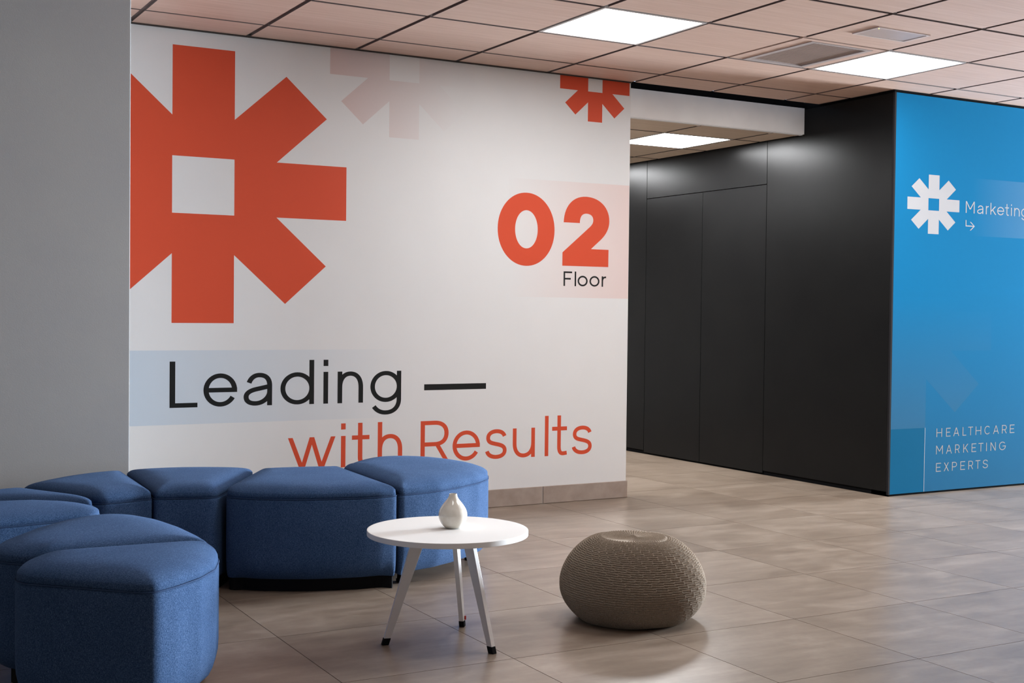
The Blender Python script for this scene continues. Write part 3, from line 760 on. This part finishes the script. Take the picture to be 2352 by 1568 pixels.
seat([(.975, 4.868, .05), (.985, 4.930), (.955, 4.992), (.770, 5.322, .05), (.60, 5.27), (.42, 5.11), (.36, 5.03, .05), (.64, 5.003)],
     'mostly hidden blue seat at the left edge, touching the seat before the grey pillar', [], 0.044)
seat([(.955, 4.625, .08), (.968, 4.72), (.925, 4.84, .06), (.78, 4.925), (.645, 4.965), (.34, 4.930, .06), (.27, 4.72), (.32, 4.555, .08), (.60, 4.56)],
     'blue seat at the left edge just behind the foreground pair of seats', [], 0.044)
seat([(.590, 3.862, .05), (.520, 3.945, .05), (.500, 4.02), (.545, 4.13), (.655, 4.295), (.765, 4.415), (.870, 4.485), (.960, 4.495), (1.040, 4.425), (1.092, 4.29), (1.118, 4.12), (1.126, 3.95), (1.122, 3.842, .03)],
     'blue seat with curved back, rear one of the foreground pair', [], 0.050)
seat([(.510, 3.636, .07), (.815, 3.333, .045), (.900, 3.392), (.985, 3.468), (1.055, 3.565), (1.100, 3.680), (1.118, 3.770), (1.120, 3.834, .03), (.580, 3.856, .11)],
     'nearest blue seat at bottom left with a flat dark end face', [], 0.050)

for k, (p_, l_, f_, c_) in enumerate(SEATS):
    build_seat(p_, l_, f_, c_, [q for j, t_ in enumerate(SEATS) if j != k for q in t_[0]])

# ------------------------------------------------------------------ white side table
TC = (1.938, 3.845); ZTT = 0.384
tb = empty('side_table', (TC[0], TC[1], 0), 'round white side table with three splayed legs', 'table')
nt = 128; vv = []; ff = []
prof = [(0.0, .366), (.270, .366), (.2732, .366), (.2738, .3664), (.274, .3670), (.274, .3675), (.274, .3822), (.274, .3828), (.2737, .3836), (.2731, .384), (.270, .384), (0.0, .384)]
for r_, z in prof:
    for k in range(nt): vv.append((r_*math.cos(2*PI*k/nt), r_*math.sin(2*PI*k/nt), z))
for a in range(len(prof) - 1):
    for k in range(nt): ff.append((a*nt + k, a*nt + (k+1) % nt, (a+1)*nt + (k+1) % nt, (a+1)*nt + k))
o = mesh('table_top', vv, ff, M_TABLE, tb, True)
def bar(p0, p1, rad, w0, w1, th):
    """tapered blade from p0 (top) to p1 (bottom); its broad side lies in the plane through the table axis"""
    tng = Vector((-rad.y, rad.x, 0)); v = []
    for p, w_ in ((p0, w0), (p1, w1)):
        for a, b in ((-1, -1), (1, -1), (1, 1), (-1, 1)): v.append(tuple(p + rad*(a*w_/2) + tng*(b*th/2)))
    return v, [(0, 1, 2, 3), (7, 6, 5, 4), (0, 4, 5, 1), (1, 5, 6, 2), (2, 6, 7, 3), (3, 7, 4, 0)]
for fx, fy in ((1.7324, 3.8988), (2.0023, 3.6373), (2.0784, 4.0002)):
    rad = Vector((fx - TC[0], fy - TC[1], 0)); R_ = rad.length; rad.normalize()
    p0 = rad*(R_*0.455) + Vector((0, 0, .3655)); p1 = rad*R_ + Vector((0, 0, 0.0)); s = 0.022/.3655
    pc = p1 + (p0 - p1)*s
    v, f = bar(p0, pc, rad, .046, .0225, .0165); leg = mesh('leg', v, f, M_LEG, tb); bev(leg, .0012, 2)
    v, f = bar(pc - (p0 - p1)*0.0 + Vector((0, 0, .001)), p1, rad, .0245, .0235, .0185); cap = mesh('foot_cap', v, f, M_RUBBER, leg); bev(cap, .001, 1)
    cap['label'] = 'black rubber foot'
    if fx > 2.05:
        o = box('red_mark', (p1.x + .003, p1.y - .012, .026), (p1.x + .0085, p1.y - .009, .040), plain('red_plastic', (0.5, 0.03, 0.02), .4), leg)

# ------------------------------------------------------------------ vase
pr_ = [(0, .0), (.021, .0), (.025, .001), (.033, .007), (.041, .017), (.0475, .030), (.0500, .042), (.0490, .054), (.0450, .065), (.0385, .076), (.0300, .087), (.0215, .097), (.0163, .1045), (.0142, .111), (.0138, .1150), (.0136, .1168),
       (.0128, .1175), (.0118, .1168), (.0112, .112), (.0125, .104), (.02, .092), (.034, .075), (.044, .050), (.036, .020), (.02, .008), (0, .006)]
vv = []; ff = []; q = 64
for r_, z in pr_:
    for k in range(q): vv.append((r_*math.cos(2*PI*k/q), r_*math.sin(2*PI*k/q), z))
for a in range(len(pr_) - 1):
    for k in range(q): ff.append((a*q + k, a*q + (k+1) % q, (a+1)*q + (k+1) % q, (a+1)*q + k))
va = mesh('vase', vv, ff, M_GLAZE, None, True); va.location = (1.9626, 3.8557, ZTT + 0.0003)
md = va.modifiers.new('smooth', 'SUBSURF'); md.levels = 1; md.render_levels = 2
tag(va, 'small cream speckled teardrop bud vase on the white table', 'vase')

# ------------------------------------------------------------------ knitted pouf
pf_ = empty('pouf', (2.697, 3.832, 0), 'round taupe knitted pouf on the tiled floor', 'pouf')
NU, NV = 1300, 500
# section from the top ring down to the underside
key = [(.112, .2955), (.128, .2968), (.150, .2920), (.178, .2790), (.206, .2570), (.232, .2270), (.252, .1920), (.264, .1560), (.2670, .1250), (.2640, .0950), (.2530, .0660), (.2360, .0410), (.2140, .0190), (.188, .0045), (.140, .0015)]
kx = np.array([k[0] for k in key]); kz = np.array([k[1] for k in key])
def crom(a, n):
    a = np.concatenate([[2*a[0] - a[1]], a, [2*a[-1] - a[-2]]]); out = []
    for i in range(1, len(a) - 2):
        t_ = np.linspace(0, 1, n, endpoint=False); p0, p1, p2, p3 = a[i-1], a[i], a[i+1], a[i+2]
        out.append(.5*((2*p1) + (-p0 + p2)*t_ + (2*p0 - 5*p1 + 4*p2 - p3)*t_**2 + (-p0 + 3*p1 - 3*p2 + p3)*t_**3))
    return np.concatenate(out + [[a[-2]]])
sx_, sz_ = crom(kx, 30), crom(kz, 30)
sl = np.concatenate([[0], np.cumsum(np.hypot(np.diff(sx_), np.diff(sz_)))])
s = np.linspace(0, sl[-1], NV); rr = np.interp(s, sl, sx_); zz = np.interp(s, sl, sz_)
dr, dz = np.gradient(rr, s), np.gradient(zz, s); ln = np.hypot(dr, dz); nr, nz = -dz/ln, dr/ln
nr, nz = np.where(True, -dz/ln, 0), dr/ln
U, Sg = np.meshgrid(np.arange(NU)/NU, s)
SEG = 36
pitch_r = 0.0082
n2 = np.floor(Sg/(2*pitch_r)); a = U*SEG - 0.33*n2      # stepped, slanting segment boundaries
fr_ = a - np.floor(a)
ph = Sg/pitch_r - 0.32*(fr_ - .5)
rp = ph - np.floor(ph)
ridge = np.clip(np.sin(np.pi*rp), 0, 1)**0.6
braid = 0.5 + 0.5*np.cos(2*np.pi*(U*SEG*10 + np.floor(ph)*0.5 + np.abs(rp - .5)*0.9))
edge = np.clip(1.3 - np.minimum(fr_, 1 - fr_)/0.085, 0, 1)
vbar = np.abs(np.cos(np.pi*fr_/0.075))
disp = 0.0066*((1 - edge)*ridge*(0.66 + 0.34*braid) + edge*(0.55 + 0.45*vbar)*(0.75 + 0.25*ridge))
disp *= np.clip(np.minimum(np.arange(NV), NV - 1 - np.arange(NV))/4, 0, 1)[:, None]
lump = 0.0016*np.sin(2*np.pi*U*3 + 1.0 + Sg*6) + 0.001*np.sin(2*np.pi*U*7 + Sg*11)
disp = disp + lump - 0.0032
Rg = rr[:, None] + nr[:, None]*disp; Zg = np.maximum(zz[:, None] + nz[:, None]*disp, 0.0012)
X = Rg*np.cos(2*np.pi*U); Y = Rg*np.sin(2*np.pi*U)
def grid_mesh(name, X, Y, Z, m, parent, flip=False):
    nv, nu = X.shape
    vs = np.stack([X, Y, Z], -1).reshape(-1, 3)
    i = np.arange(nv - 1)[:, None]*nu; j = np.arange(nu)[None, :]; k = (j + 1) % nu
    fc = np.stack([i + j, i + nu + j, i + nu + k, i + k], -1).reshape(-1, 4)
    if flip: fc = fc[:, ::-1]
    me = D.meshes.new(name); me.vertices.add(len(vs)); me.vertices.foreach_set('co', vs.ravel())
    me.loops.add(fc.size); me.loops.foreach_set('vertex_index', fc.ravel())
    me.polygons.add(len(fc)); me.polygons.foreach_set('loop_start', np.arange(len(fc))*4)
    me.polygons.foreach_set('use_smooth', np.ones(len(fc), bool)); me.update(calc_edges=True); me.validate()
    me.materials.append(m); o = D.objects.new(name, me); return link(o, parent)
grid_mesh('knitted_cover', X, Y, Zg, M_KNIT, pf_)
# gathered top: radial ribs drawn into the centre
NV2 = 60
RD = .128
rad_ = np.linspace(RD, .002, NV2); U, Rg = np.meshgrid(np.arange(NU)/NU, rad_)
tt_ = Rg/RD
base = 0.3005 - 0.007*np.sin(np.pi*np.clip(tt_, 0, 1))*(0.7 + 0.3*np.sin(2*np.pi*U*2 + 0.6)) + 0.006*np.exp(-(Rg/.014)**2) - 0.0035*np.clip((tt_ - .93)/.07, 0, 1)
nrib = 72
rib = np.abs(np.sin(np.pi*U*nrib))**0.6*0.0042*np.clip(tt_*1.8, 0.12, 1)*np.clip((1 - tt_)/.06, 0, 1)
Zt = base + rib
grid_mesh('gathered_top', Rg*np.cos(2*np.pi*U), Rg*np.sin(2*np.pi*U), Zt, M_KNIT, pf_)
